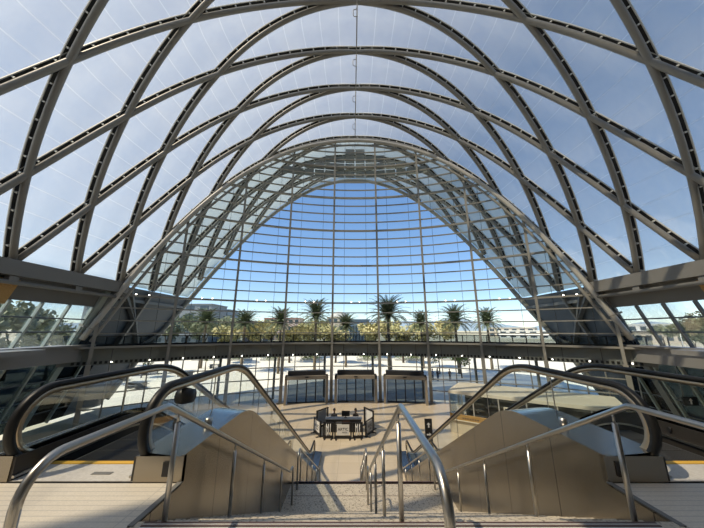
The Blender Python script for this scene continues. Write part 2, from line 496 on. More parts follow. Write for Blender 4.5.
# rim arch tubes
for (off,dy,r,mt,nm) in ((.55,-.55,.22,'rim_tube','rim_tube'),(.28,-.10,.17,'rim_tube','rim_tube'),(1.05,-.22,.13,'steel_frame','rim_tube')):
    pts=[]
    for i in range(121):
        x=-25.9+51.8*i/120; n=nsec(x); p=Vector((x,(wallY(x) if abs(x)<XB else wallY(XB)-.45*(abs(x)-XB))+dy,zsec(x)))-n*off; pts.append(p)
    pts=[p for p in pts if p.z>.38]
    m=MB(); m.tube(pts,r,10); ro=m.build(nm,mt,wall)
    if off==.55:
        br=MB()
        for i in range(4,117,3):
            x=-25.9+51.8*i/120; n=nsec(x); p=Vector((x,wallY(x)+dy,zsec(x)))
            if p.z<1.2: continue
            br.bar(p-n*.55, p-n*.05,.09,.14); br.bar(p-n*.55, p+Vector((0,.3,0))-n*1.05,.07,.07)
        br.build('bracket','steel_frame',ro)
# stepped vent panels near the crown
hw=.25*D
for (mult,z0) in ((1,24.9),(3,23.78),(5,22.64),(7,21.5)):
    m=MB()
    for c in range(-mult,mult):
        t0=c*hw+.002; t1=(c+1)*hw-.002
        zt=min(z0+1.06, ztop(max(abs(t0),abs(t1)))-.5)
        if zt<z0+.2: continue
        m.add([wp(t0,z0+.05,.12),wp(t1,z0+.05,.12),wp(t1,zt,.12),wp(t0,zt,.12),wp(t0,z0+.05,.2),wp(t1,z0+.05,.2),wp(t1,zt,.2),wp(t0,zt,.2)],
              [(0,1,2,3),(7,6,5,4),(0,4,5,1),(1,5,6,2),(2,6,7,3),(3,7,4,0)])
    m.build('vent_panel','louver_grey',wall)

# entrance portals
for n,k in ((1,-1),(2,0),(3,1)):
    t=k*D; c=wp(t,LOW,-1.35); o=struct('door_%d'%n, tuple(c), label=['glazed entrance portal on the west side of the middle one','glazed entrance portal straight ahead on the axis','glazed entrance portal on the east side of the middle one'][n-1], cat='entrance door')
    o.rotation_euler=(0,0,-t)
    W=4.55; H=2.75
    f=MB()
    for s in (-1,1): f.box((s*(W/2-.12),.5,H/2),(.24,1.3,H))
    f.box((0,.5,H-.17),(W,1.3,.34))
    f.build('door_frame','portal',o,local=True)
    h=MB(); h.box((0,.75,H+.22),(W-.5,.9,.42)); h.build('header_box','black_soft',o,local=True)
    for i in range(4):
        x=-W/2+.32+(W-.64)*(i+.5)/4; w=(W-.64)/4
        lf=MB()
        for s in (-1,1): lf.box((x+s*(w/2-.03),.55,(H-.34)/2),(.06,.05,H-.34))
        lf.box((x,.55,.06),(w,.05,.12)); lf.box((x,.55,H-.40),(w,.05,.10))
        lo=lf.build('door_leaf','black_soft',o,local=True)
        g=MB(); g.box((x,.55,(H-.34)/2),(w-.1,.015,H-.5)); g.build('glass_pane','door_glass',lo,local=True)
    s=MB(); s.box((0,-.17,H-.10),(.35,.1,.1)); s.build('door_sensor','black',o,local=True)

# ------------------------------------------------------------------ footbridge behind the glass wall
br=struct('footbridge', label='grey footbridge crossing outside the glass wall at upper level', cat='bridge')
def arcsweep(name,r0,r1,z0,z1,mt,parent,th=.80,n=64):
    pts=[]; sd=[]
    for i in range(n+1):
        t=-th+2*th*i/n; pts.append((0,YC,0)); sd.append((Vector((math.sin(t),math.cos(t),0)),Vector((0,0,1))))
    m=MB(); m.sweep(pts,sd,[(r0,z0),(r1,z0),(r1,z1),(r0,z1)]); return m.build(name,mt,parent)
arcsweep('deck_beam',RW+.25,RW+.5,-1.30,-.02,'fascia',br)
arcsweep('deck_slab',RW+.5,RW+2.6,-.25,-.02,'beam_grey',br)
arcsweep('beam_flange',RW+.05,RW+.7,-.04,.10,'beam_grey',br)
arcsweep('top_rail',RW+.55,RW+.62,1.02,1.10,'black_soft',br)
arcsweep('bottom_rail',RW+.52,RW+.65,.10,.38,'black',br)
arcsweep('rail_glass',RW+.57,RW+.59,.34,1.02,'deck_glass',br)
for s_ in range(-23,24):
    t=s_*D/4.6; m=MB(); m.bar(wp(t,.05,.585),wp(t,1.05,.585),.07,.07); m.build('rail_post','black_soft',br)
hol=MB()
for i in range(-75,76):
    t=i*.0103; hol.box(wp(t,-1.10,.235),(.19,.06,.22),rot=-t)
hol.build('beam_perforation','black',br)['kind']='stuff'
for i in range(-9,10):
    t=(i+.35)*D*.49; m=MB(); m.ball(wp(t,-1.10,.18),.055,8,6); m.build('downlight','lens',br)
# columns that carry the bridge
for i in (-3,-2,-1,0,1,2,3):
    t=(i+.36)*D; m=MB(); m.tube([wp(t,LOW,1.6),wp(t,-.25,1.6)],.14,10); m.build('bridge_column','steel_frame',br)

# ------------------------------------------------------------------ sides of the hall below the springing
def sp_(s,z,Y,off=0): 
    n=Vector((1,0,SL)).normalized(); return Vector((s*(xsec(z)+off*n.x),Y,z+off*n.z))
def slab(m,s,z0,z1,Ya,Yb,off,th):
    vs=[sp_(s,z,Y,o) for o in (off,off+th) for z,Y in ((z0,Ya),(z0,Yb),(z1,Yb),(z1,Ya))]
    m.add(vs,[(0,1,2,3),(7,6,5,4),(0,4,5,1),(1,5,6,2),(2,6,7,3),(3,7,4,0)])
for s,side,edges in ((-1,'west',[23.0,21.1,19.2,17.3,15.4]),(1,'east',[23.6,21.75,19.85,17.95,16.05])):
    w=struct('wall_'+side, label='leaning %s side wall of grey panels below the roof springing'%side, cat='wall')
    m=MB(); slab(m,s,3.5,4.95,YMIN,edges[0]+.25,0,.15); m.build('upper_panel','panel_grey',w)
    m=MB(); slab(m,s,3.25,4.72,YMIN,17.1,-.12,.10); m.build('wood_panel','wood',w)
    m=MB(); slab(m,s,.3,3.5,YMIN,edges[-1],0,.15); m.build('solid_panel','panel_grey',w)
    # ledge and fascia of the upper level edge
    m=MB(); m.box((s*(xsec(.3)-.35),(YMIN+25.5)/2,.33),(1.5,25.5-YMIN,.14)); m.build('ledge','fascia',w)
    m=MB(); m.box((s*(xsec(-.3)-.55),(YMIN+25.0)/2,-.32),(.9,25.0-YMIN,1.2)); 
    m.build('fascia_panel','fascia',w)
    m=MB(); m.box((s*(xsec(.3)-1.9),(YMIN+18.6)/2,.20),(2.4,18.6-YMIN,.30)); m.build('gallery_slab','fascia',w)
    m=MB(); m.box((s*(xsec(-3)-1.7),(YMIN+17.4)/2,-2.95),(1.6,17.4-YMIN,5.8)); m.build('gallery_wall','brown_wall',w)
    # dark glazing of the lower storey
    m=MB(); slab(m,s,LOW,-.9,YMIN,26.6,0,.05); m.build('lower_glazing','dark_glass',w)
    for i,Y in enumerate([17.6+1.9*k for k in range(5)]):
        m=MB(); m.bar(sp_(s,LOW,Y,-.1),sp_(s,-.9,Y,-.1),.14,.26,up=(1,0,0)); m.build('lower_mullion','green_frame',w)
    for z in (-2.3,-3.7,-4.9):
        m=MB(); m.bar(sp_(s,z,YMIN,-.1),sp_(s,z,26.4,-.1),.09,.08); m.build('lower_transom','slate',w)
    # opaque end cladding outside the glass wall
    rows=[]
    for i in range(13):
        z=ZB-.1+(LOW-ZB)*i/12; x=xsec(z)
        r=[]
        for k in range(9):
            Y=edges[0]+.2+(rimY(x)-edges[0]-.2)*k/8; r.append(sp_(s,z,Y,.12))
        rows.append(r)
    m=MB(); m.grid(rows); m.build('end_cladding','slate',w)
    for (a,bb) in (((5.3,25.5),(-.6,31.0)),((5.3,28.2),(-.2,27.6)),((1.5,33.2),(-1.0,29.4)),((5.3,24.6),(2.2,28.5))):
        m=MB(); m.bar(sp_(s,a[0],a[1],-.12),sp_(s,bb[0],bb[1],-.12),.35,.35); m.build('end_strut','beam_grey',w)
    m=MB(); m.bar(sp_(s,4.4,24.9,-.1),sp_(s,4.4,rimY(xsec(4.4)),-.1),.2,.3); m.build('end_strut','beam_grey',w)
    # slanted jamb between windows and glass wall
    m=MB(); m.bar(sp_(s,4.9,edges[0]+.30,-.05),sp_(s,LOW,edges[0]+.30,-.05),.5,.35,up=(1,0,0)); m.build('jamb','green_frame' if s<0 else 'fascia',w)
    # windows
    for n_,(Yb,Ya) in enumerate(zip(edges[:-1],edges[1:])):
        wn=(0 if s<0 else 4)+n_+1
        o=struct('window_%d'%wn, tuple(sp_(s,.4,(Ya+Yb)/2)), label='slanted %s window bay, number %s from the glass end wall'%(side,['one','two','three','four'][n_]), cat='window')
        g=MB(); slab(g,s,.42,3.5,Ya,Yb,.05,.02); g.build('glass_pane','clear_glass',o)
        mt='green_frame' if s<0 else 'panel_grey'
        f=MB(); f.bar(sp_(s,.38,Yb,.0),sp_(s,3.5,Yb,.0),.13,.22,up=(1,0,0)); f.build('window_mullion',mt,o)
        f=MB()
        for z in (1.45,2.45): f.bar(sp_(s,z,Ya,.0),sp_(s,z,Yb,.0),.07,.10)
        f.build('window_bar','slate',o)

# ------------------------------------------------------------------ floors
m=MB(); pts=[(x,YMIN-3) for x in (-26,26)]
pts=[(-26.0,YMIN-3),(26.0,YMIN-3)]
for i in range(33):
    t=THE-2*THE*i/32; p=wp(t,0,.02); pts.append((p.x,p.y))
m.prism_z(pts,LOW-.3,LOW); sstruct(m.build('floor','floor_tile'),'pale stone tile floor of the lower concourse','floor')
up=struct('floor_upper', label='upper landing floor either side of the stair head', cat='floor')
XS=2.23; YE=2.78; NR=18; RUN=5.52; RISE=2.95
for s in (-1,1):
    XE=2.29 if s<0 else 2.39
    m=MB(); x0,x1=sorted((s*XE,s*4.62)); m.box(((x0+x1)/2,(YMIN+3.38)/2,-.2),(x1-x0,3.38-YMIN,.4)); m.build('landing_slab','landing_floor',up)
    m=MB(); x0,x1=sorted((s*4.62,s*24.)); m.box(((x0+x1)/2,(YMIN+3.38)/2,-.2),(x1-x0,3.38-YMIN,.4)); m.build('landing_slab','landing_floor',up)
    m=MB(); m.box((s*(XE-.02),3.06,.0),(.05,.68,.012)); m.build('edge_trim','beam_grey',up)
m=MB(); m.box((.05,(YMIN+YE-.16)/2,-.2),(4.64,YE-.16-YMIN,.4)); m.build('landing_slab','landing_floor',up)
# staircase
st=struct('staircase', label='broad speckled stone staircase descending to the concourse', cat='stairs')
def flight(ys,zs,nm):
    m=MB(); yz=[(ys-.16,zs-.6),(ys-.16,zs)]
    tr=RUN/NR; ri=RISE/NR
    for i in range(NR):
        yz+= [(ys+tr*i,zs-ri*i),(ys+tr*i,zs-ri*(i+1))]
    yz+=[(ys+RUN-tr+.02,zs-RISE-.02),(ys+RUN-tr+.02,zs-RISE-.5)]
    m.prism_x(yz,-2.27,2.37)
    m.mat(1)
    for i in range(1,NR):
        m.box((0,ys+tr*i-.006,zs-ri*i-.02),(2*XS-.3,.003,.012))
    return m.build(nm,['terrazzo','nosing'],st)
flight(YE,0,'stair_flight')
for yy,ww,mt_ in ((.022,.016,'nosing'),(.042,.010,'nosing_line'),(.062,.014,'nosing'),(.085,.012,'nosing_line'),(.110,.018,'nosing')):
    m=MB(); m.box((0,YE-yy,.004),(2*XS-.1,ww,.008)); m.build('nosing_strip',mt_,st)
YL0=YE+RUN-RUN/NR; YL1=9.72
m=MB(); m.box((.05,(YL0+YL1)/2-.05,-RISE-.2),(4.64,YL1-YL0-.1+.1,.4)); 
m.mat(1); m.box((0,(YL0+YL1)/2+.1,-RISE+.002),(2*XS,.012,.006)); m.box((0,YL1-.12,-RISE+.002),(2*XS,.012,.006)); m.box((0,YL1-.03,-RISE+.003),(2*XS-.1,.04,.008))
m.build('stair_landing',['terrazzo','nosing'],st)
flight(YL1,-RISE,'stair_flight')
# ------------------------------------------------------------------ stair handrails
def arcpts(c,r,a0,a1,n=8): return [(c[0]+r*math.cos(math.radians(a0+(a1-a0)*i/n)), c[1]+r*math.sin(math.radians(a0+(a1-a0)*i/n))) for i in range(n+1)]
def handrail(x,label,upper=True):
    ys,zs=(YE,0.) if upper else (YL1,-RISE)
    g='stair handrails of brushed steel tube'
    near=(1.42 if x>-1 else 1.54) if upper else ys-.45
    o=thing('stair_handrail',label,'handrail',(x,ys,zs),0,g)
    H=.95; b=2.62 if upper else ys-.16; m_=RISE/RUN
    zr=zs+H
    yz=[(near,zs)] if upper else [(near,zs+.0)]
    yz+=[(near,zr-.19)]+arcpts((near+.19,zr-.19),.19,180,90,8)
    yz+=[(b-.05,zr),(b,zr-.005),(b+.05,zr-.03)]
    yb=b+RUN+.02; zb=zr-m_*(yb-b)
    yz+=[(yb-.04,zb+.03),(yb+.05,zb-.01),(yb+.28,zb-.01)]+arcpts((yb+.28,zb-.13),.12,90,0,6)[1:]+[(yb+.40,zs-RISE)]
    m=MB(); m.tube([(x,y,z) for y,z in yz],.025,12); m.build('rail','steel_tube',o)
    for k in range(5 if upper else 4):
        y=(2.79 if upper else ys+.05)+1.46*k
        if y>yb: break
        zt=zr-m_*max(0,y-b)-.03
        i=max(0,min(NR,int((y-ys)/(RUN/NR))+1 if y>ys else 0)); zbse=zs-RISE/NR*i
        p=MB(); p.tube([(x,y,zbse),(x,y,zt-.07)],.0225,10); p.tube([(x,y,zt-.07),(x,y,zt+.02)],.011,8); p.tube([(x,y,zbse-.0),(x,y,zbse+.012)],.045,12)
        p.build('post','steel_tube',o)
    return o
handrail(.02,'brushed steel handrail down the middle of the upper stair flight')
handrail(-2.03,'brushed steel handrail along the west edge of the upper stair flight')
handrail(2.03,'brushed steel handrail along the east edge of the upper stair flight')
handrail(.02,'steel handrail on the middle of the distant lower stair flight',False)
handrail(-2.03,'steel handrail on the west edge of the distant lower flight',False)
handrail(2.03,'steel handrail on the east edge of the distant lower flight',False)

# ------------------------------------------------------------------ escalators
SLP=.54
def offs_path(yb,zt,R,n=10,y0=3.75,ylo=18.5,zlo=None):
    """level - arc - slope - arc - level line through the break at yb"""
    a=math.atan(SLP); T=R*math.tan(a/2)
    drop=5.9; yl=yb+drop/SLP
    pts=[(y0,zt),(yb-T,zt)]
    for i in range(1,n+1):
        t=a*i/n; pts.append((yb-T+R*math.sin(t), zt-R*(1-math.cos(t))))
    c=(yl+T, zt-drop+R)
    for i in range(n+1):
        t=a*(1-i/n); pts.append((c[0]-R*math.sin(t), c[1]-R*math.cos(t)))
    pts.append((ylo,zt-drop)); return pts
def escalator(cx,label,clad,sgn):
    hw_=.74
    o=thing('escalator',label,'escalator',(cx,3.4,0))
    def B(m,nm,mt,par=None): return m.build(nm,mt,par or o)
    for e in (-1,1):
        x=cx+e*hw_
        def loop(off):
            r=.41-off; top=offs_path(6.0,.93-off,2.4)
            nl=[(3.75+r*math.cos(math.radians(t)), .52+r*math.sin(math.radians(t))) for t in range(255,89,-11)]
            fl=[(18.5+r*math.cos(math.radians(t)), .52-5.9+r*math.sin(math.radians(t))) for t in range(79,-80,-11)]
            return nl+top[1:]+fl
        path=loop(0)
        def sw(path,prof,nm,mt,par=None):
            pts=[Vector((x,y,z)) for y,z in path]; sd=[]
            for i in range(len(pts)):
                t=(pts[min(i+1,len(pts)-1)]-pts[max(i-1,0)]).normalized(); X=Vector((1,0,0)); n=X.cross(t).normalized()
                sd.append((X,n))
            m=MB(); m.smooth=True; m.sweep(pts,sd,prof); return m.build(nm,mt,par or o)
        hp=[(-.046,-.03),(-.044,.016),(-.026,.032),(.026,.032),(.044,.016),(.046,-.03)]
        hr=sw(path,hp,'handrail_belt','rubber')
        sw(loop(.045),[(-.034,-.05),(-.034,.02),(.034,.02),(.034,-.05)],'rail_guide','guide',hr)
        # glass balustrade
        inner=loop(.07)
        dk=offs_path(5.35,.26,2.0,y0=3.5,ylo=18.7)
        poly=inner+[p for p in dk[::-1] if p[0]>3.7 and p[0]<18.55]
        bm=bmesh.new(); vs=[bm.verts.new((x-cx,y-3.4,z)) for y,z in poly]
        f=bm.faces.new(vs); bmesh.ops.triangulate(bm,faces=[f]); me=bpy.data.meshes.new('balustrade_glass'); bm.to_mesh(me); bm.free()
        me.materials.append(M['rail_glass']); g=bpy.data.objects.new('balustrade_glass',me); C.objects.link(g); g.parent=o
        # thin joints between balustrade sheets
        for yj in (4.9,7.3,9.6,11.9,14.2,16.4):
            zt=.86 if yj<6 else .86-SLP*(yj-6.0); zb=.27 if yj<5.35 else .27-SLP*(yj-5.35)
            j=MB(); j.box((x,yj,(zt+zb)/2),(.014,.012,zt-zb)); j.build('sheet_joint','steel_tube',g)
        # deck: bright sloping cover between the cladding and the glass
        inside=(e*sgn<0)
        xo=cx+e*clad if inside else cx+e*(hw_+.16)
        m=MB(); o_=len(m.v); rows=[[],[]]
        for y,z in [(3.4,.24)]+dk[1:]+[(18.8,.26-5.9)]:
            rows[0].append((x-e*.05,y,z+.05)); rows[1].append((xo,y,z))
        m.grid(rows); d=B(m,'deck_cover','stainless_bright')
        if inside:
            kb=MB()
            for (yy,zz) in ((4.35,.28),):
                xk=(x+xo)/2; kb.smooth=True; kb.tube([(xk,yy,zz-.02),(xk,yy,zz+.08)],.05,14)
            kb.build('deck_knob','steel_tube',d)
        # outer cladding
        bot=[(y,max(z-1.75,LOW)) for y,z in dk if y>4]
        top=[(3.4,.26)]+dk[1:]
        yz=top+[(18.8,.26-5.9),(18.8,LOW)]+[(15.0,LOW),(9.0,-4.2),(5.2,-2.6),(2.72,-1.6),(2.72,-.03),(3.4,-.03)]
        m=MB(); m.prism_x(yz,min(xo,xo-e*.03),max(xo,xo-e*.03)); B(m,'side_cladding','stainless')
        # inner skirt
        sk=[(3.4,.24)]+[(y,z-.02) for y,z in dk[1:]]+[(18.8,.22-5.9)]
        yz=sk+[(y,z-.55) for y,z in sk[::-1]]
        m=MB(); xi=x-e*.06; m.prism_x(yz,min(xi,xi-e*.03),max(xi,xi-e*.03)); B(m,'skirt_panel','skirt')
        m=MB(); m.prism_x([(y,z-.18) for y,z in sk]+[(y,z-.205) for y,z in sk[::-1]],min(xi-e*.03,xi-e*.055),max(xi-e*.03,xi-e*.055)); B(m,'skirt_brush','steel_tube')
        # newel end block with key switch
        xa,xb=sorted((xi,xo)); m=MB(); m.box(((xa+xb)/2,3.42,.12),(xb-xa,.06,.26)); nb=B(m,'newel_end','stainless')
        if inside:
            m=MB(); m.box((xo-e*.16,3.385,.13),(.10,.02,.14)); m.build('key_switch','black',nb)
    # steps
    first=None
    sb=MB(); w=.98
    sb.mat(0); sb.box((0,0,-.02),(w,.37,.04)); sb.box((0,-.175,-.12),(w,.02,.2))
    sb.mat(1)
    for g in range(24): sb.box((-w/2+.02+g*(w-.04)/23,0,.004),(.016,.365,.012))
    for s_ in (-1,1): sb.mat(2); sb.box((s_*(w/2-.02),0,.006),(.035,.365,.014))
    sb.mat(2); sb.box((0,.175,.006),(w,.016,.014))
    yk=4.05; pos=[]
    for k in range(3): pos.append((yk,-.02)); yk+=.37
    z=-.02
    for k in range(29): z-=.2; pos.append((yk,z)); yk+=.37
    for (y,z) in pos:
        if first is None:
            first=sb.build('step',['step_metal','step_ridge','step_ridge'],o,local=True); first.location=(0,y-3.4,z)
        else:
            c=first.copy(); C.objects.link(c); c.parent=o; c.location=(0,y-3.4,z)
    for (ya,yb_,z,nm) in ((3.40,3.78,.004,'floor_plate'),(18.0,19.2,LOW+.01,'floor_plate')):
        m=MB(); m.box((cx,(ya+yb_)/2,z),(1.36,yb_-ya,.012)); pl=B(m,nm,'plate_steel')
        if z>0:
            q=MB(); q.box((cx+.2,3.56,.012),(.22,.055,.006)); q.build('maker_plate','beam_grey',pl)
            q=MB(); q.box((cx,3.395,.0),(1.36,.014,.012)); q.build('plate_joint','black',pl)
    m=MB(); m.box((cx,3.82,.0),(1.36,.07,.03)); B(m,'comb_plate','yellow')
    # truss box below
    m=MB(); m.prism_x([(3.4,-.3),(5.3,-.3),(16.2,-5.75),(18.8,-5.75),(18.8,LOW),(15.2,LOW),(5.1,-1.3),(3.4,-1.3)],cx-.8,cx+.8); B(m,'truss_casing','slate')
    return o
esL=escalator(-3.46,'escalator west of the stair with a black sensor on its balustrade',1.20,-1)
esR=escalator(3.69,'escalator east of the stair, beyond its steel side wall',1.33,1)
# sensor box inside the west escalator's inner newel
m=MB(); m.smooth=True; m.tube([(-2.80,4.05,.72),(-2.72,4.05,.72),(-2.60,4.05,.72)],[.10,.11,.085],12); m.build('sensor_box','black',esL)
for k in (0,1):
    m=MB(); m.tube([(3.69+.74-.115,4.5+.28*k,.16),(3.69+.74-.09,4.5+.28*k,.16)],.03,10); m.build('safety_light','black',esR)
# glass guard at the edge of the upper floor beyond the escalators
for s in (-1,1):
    o=thing('glass_guardrail','glass guardrail at the floor edge beyond the %s escalator'%('west' if s<0 else 'east'),'guardrail',(s*4.8,3.3,0))
    x0,x1=s*4.85,s*20.
    m=MB(); m.box(((x0+x1)/2,3.3,.53),(abs(x1-x0),.016,1.0)); m.build('glass_panel','rail_glass',o)
    m=MB(); m.box(((x0+x1)/2,3.3,1.05),(abs(x1-x0),.05,.04)); m.build('top_rail','steel_tube',o)
    m=MB(); m.box(((x0+x1)/2,3.3,.05),(abs(x1-x0),.06,.10)); m.build('base_channel','steel_tube',o)

# rear of the hall behind the viewer
wsth=struct('wall_south', label='plain grey rear wall behind the stair head', cat='wall')
pts=[(-26,LOW)]+[(x,zsec(x)) for x in np.linspace(-23.5,23.5,41)]+[(26,LOW)]
m=MB(); n=len(pts); m.v=[(x,YMIN-.1,z) for x,z in pts]+[(x,YMIN-.4,z) for x,z in pts]
m.face(*range(n)); m.face(*[n+i for i in range(n)][::-1])
for i in range(n): m.face(i,(i+1)%n,n+(i+1)%n,n+i)
m.build('rear_panel','concrete',wsth)

shd=struct('added_shade', label='unseen concrete slab added above the rear to shade the east landing', cat='added_shade')  # slab on columns out of view, added to shade the east landing
m=MB(); m.box((9.9,(YMIN+1.4)/2,6.2),(24.7,1.4-YMIN,.4)); m.build('added_shade_slab','concrete',shd)
for x in (5.5,14.):
    m=MB(); m.tube([(x,-6.5,0),(x,-6.5,6.0)],.3,12); m.build('added_shade_column','concrete',shd)

# ------------------------------------------------------------------ ridge cable with hanging hooks
o=thing('ridge_cable','thin cable with hooked loops hung along the crown of the vault','cable',(0,Y0,26.6))
m=MB(); m.tube([(0,8.,26.75),(0,31.3,26.75)],.05,8); m.build('cable','steel_frame',o)
for k in range(0,5):
    y=Y0+P*k-.35
    m=MB(); m.tube([(0,y,26.75),(0,y,26.2),(-.12,y,26.05),(-.25,y,26.05),(-.32,y,25.9),(-.32,y,25.45),(-.22,y,25.3),(-.05,y,25.3),(0,y,25.45),(0,y,26.2)],.03,6); m.build('hook','steel_frame',o)

# ------------------------------------------------------------------ people
def person(name_label, loc, rz, top, legs, sit=False, group=None, lean=.0, arm=.3):
    o=thing('person',name_label,'person',loc,rz,group)
    me=bpy.data.meshes.new('body'); ob=bpy.data.objects.new('body',me); C.objects.link(ob)
    hz=.48 if sit else .92
    V=[]; E=[]; R=[]
    def v(p,r,par=None):
        V.append(p); R.append(r)
        if par is not None: E.append((par,len(V)-1))
        return len(V)-1
    L=lean
    pel=v((0,0,hz),.13); wa=v((0,.02+L*.3,hz+.18),.125,pel); ch=v((0,.0+L*.7,hz+.40),.145,wa); nb=v((0,0+L,hz+.53),.065,ch)
    nk=v((0,.01+L*1.1,hz+.60),.052,nb); hd=v((0,.02+L*1.2,hz+.70),.105,nk); tp=v((0,.02+L*1.25,hz+.80),.095,hd)
    for s in (-1,1):
        sh=v((s*.17,L,hz+.48),.062,ch); el=v((s*.235,L+.03+arm*.3,hz+.22),.045,sh); wr=v((s*.21,L+.05+arm,hz+.06+arm*.4),.032,el); ha=v((s*.20,L+.08+arm*1.25,hz-.02+arm*.55),.034,wr)
        hp=v((s*.085,0,hz-.05),.098,pel)
        if sit:
            kn=v((s*.11,.42,hz-.02),.068,hp); an=v((s*.11,.44,.09),.042,kn); to=v((s*.12,.58,.05),.036,an)
        else:
            kn=v((s*.10,.03,.49),.066,hp); an=v((s*.10,-.01,.09),.042,kn); to=v((s*.12,.14,.045),.036,an)
    me.from_pydata(V,E,[])
    md=ob.modifiers.new('s','SKIN'); 
    for i,r in enumerate(R): me.skin_vertices[0].data[i].radius=(r,r)
    me.skin_vertices[0].data[0].use_root=True
    ob.modifiers.new('d','SUBSURF').levels=1
    dg=bpy.context.evaluated_depsgraph_get(); m2=bpy.data.meshes.new_from_object(ob.evaluated_get(dg))
    ob.modifiers.clear(); ob.data=m2; bpy.data.meshes.remove(me)
    for mt in ('skin',top,legs,'black'): m2.materials.append(M[mt])
    for f in m2.polygons:
        z=f.center.z; y=f.center.y; f.use_smooth=True
        if z>hz+.575: k=0
        elif z<.085: k=3
        elif abs(f.center.x)>.16 and z<hz+.14 and z>hz-.2 and arm*1.0+L<y: k=0
        elif sit and (y>.1 and z<hz+.1): k=2
        elif z<hz-.02: k=2
        else: k=1
        f.material_index=k
    ob.parent=o
    h=MB(); h.ball((0,-.012+L*1.25,hz+.775),.122,10,7,(.92,1.05,1)); h.build('hair','hair',o,local=True)
    fc=MB(); fc.tube([(0,.115+L*1.2,hz+.73),(0,.145+L*1.2,hz+.69)],[.012,.018],6)
    for s in (-1,1): fc.ball((s*.035,.098+L*1.2,hz+.74),.012,6,4); fc.ball((s*.092,.02+L*1.2,hz+.72),.022,6,4,(.5,1,1.4))
    fc.build('face','skin',o,local=True)
    return o

# ------------------------------------------------------------------ information booth
BX,BY=-1.05,23.1
def text_mesh(txt,size,name,parent,loc,rot,mt):
    cu=bpy.data.curves.new(name,'FONT'); cu.body=txt; cu.size=size; cu.align_x='CENTER'; cu.align_y='CENTER'; cu.extrude=.004
    t=bpy.data.objects.new(name,cu); C.objects.link(t)
    dg=bpy.context.evaluated_depsgraph_get(); me=bpy.data.meshes.new_from_object(t.evaluated_get(dg))
    bpy.data.objects.remove(t); me.materials.append(M[mt])
    o=bpy.data.objects.new(name,me); C.objects.link(o); o.parent=parent; o.location=loc; o.rotation_euler=rot; return o
def barrier(loc,rz,W,label,banner,openwork=False,text=True,H=1.05):
    o=thing('barrier_panel',label,'barrier',loc,rz,'black framed barriers around the information booth')
    f=MB()
    for s in (-1,1):
        f.box((s*(W/2-.04),0,H/2),(.10,.10,H)); f.box((s*(W/2-.12),0,.025),(.10,.62,.05))
    f.box((0,0,H-.04),(W,.07,.08)); f.box((0,0,.12),(W,.07,.16))
    f.build('frame','black',o,local=True)
    if openwork:
        for i in range(3):
            x=-W/2+.22+(W-.44)*i/2; p=MB(); p.tube([(x,0,.15),(x,0,H-.06)],.028,8); p.build('bar','white',o,local=True)
        p=MB(); p.tube([(-W*.1+.14*math.sin(t*PI/8)*0+.12*math.cos(t*PI/8-PI/2)-.05,-.05,.2+.62*t/8) for t in range(9)],.03,8); p.build('curved_bar','white',o,local=True)
    else:
        b=MB(); b.box((0,-.02,H*.55),(W-.34,.03,H-.36)); bo=b.build('banner',banner,o,local=True)
        for e in (-1,1): pass
        if text:
            text_mesh('ARTIC',min(.34,(W-.34)*.30),'lettering',bo,(0,-.042,H*.58),(PI/2,0,0),'ink')
            text_mesh('ARTIC',.13,'lettering',bo,(.12,-.042,H*.58-.2),(PI/2,0,0),'ink')
    return o
fl=LOW
c=Vector((BX,BY,fl))
barrier(c+Vector((.0,-1.55,0)),0,1.22,'wide white bannered barrier in the middle of the booth front','banner')
barrier(c+Vector((-1.05,-1.5,0)),-.06,.72,'open barred barrier just west of the booth front banner','banner',True)
barrier(c+Vector((1.05,-1.5,0)),.06,.72,'open barred barrier just east of the booth front banner','banner',True)
barrier(c+Vector((-1.93,-.78,0)),-1.05,1.22,'white bannered barrier at the front west corner of the booth','banner')
barrier(c+Vector((1.93,-.78,0)),1.05,1.22,'grey bannered barrier at the front east corner of the booth','banner_grey')
barrier(c+Vector((-1.72,.75,0)),PI+.95,1.35,'grey backed barrier at the rear west corner of the booth','banner_grey',False,False,1.35)
barrier(c+Vector((1.98,.75,0)),PI-1.05,1.35,'pale backed barrier at the rear east corner of the booth','banner',False,False,1.35)
o=thing('information_desk','dark wood information desk with a pale counter top inside the barriers','desk',tuple(c+Vector((0,.1,0))))
m=MB(); m.box((0,-.35,.43),(2.7,.08,.86)); m.build('front_panel','black',o,local=True)
m=MB(); m.box((.2,-.40,.54),(.55,.05,.50)); m.build('door_panel','desk_wood',o,local=True)
for s in (-1,1): m=MB(); m.box((s*1.31,.05,.43),(.08,.8,.86)); m.build('side_panel','black',o,local=True)
m=MB(); m.box((0,-.08,.885),(2.8,.60,.05)); m.build('counter_top','banner_grey',o,local=True)
m=MB(); m.box((-.35,-.41,.62),(.42,.02,.16)); m.build('notice','banner',o,local=True)
o=thing('monitor','black computer monitor standing on the information desk','monitor',tuple(c+Vector((.15,-.02,.912))))
m=MB(); m.box((0,0,.30),(.62,.04,.38)); m.build('screen','black',o,local=True)
m=MB(); m.box((0,.03,.09),(.05,.04,.16)); m.box((0,.03,.01),(.24,.18,.02)); m.build('stand','black',o,local=True)
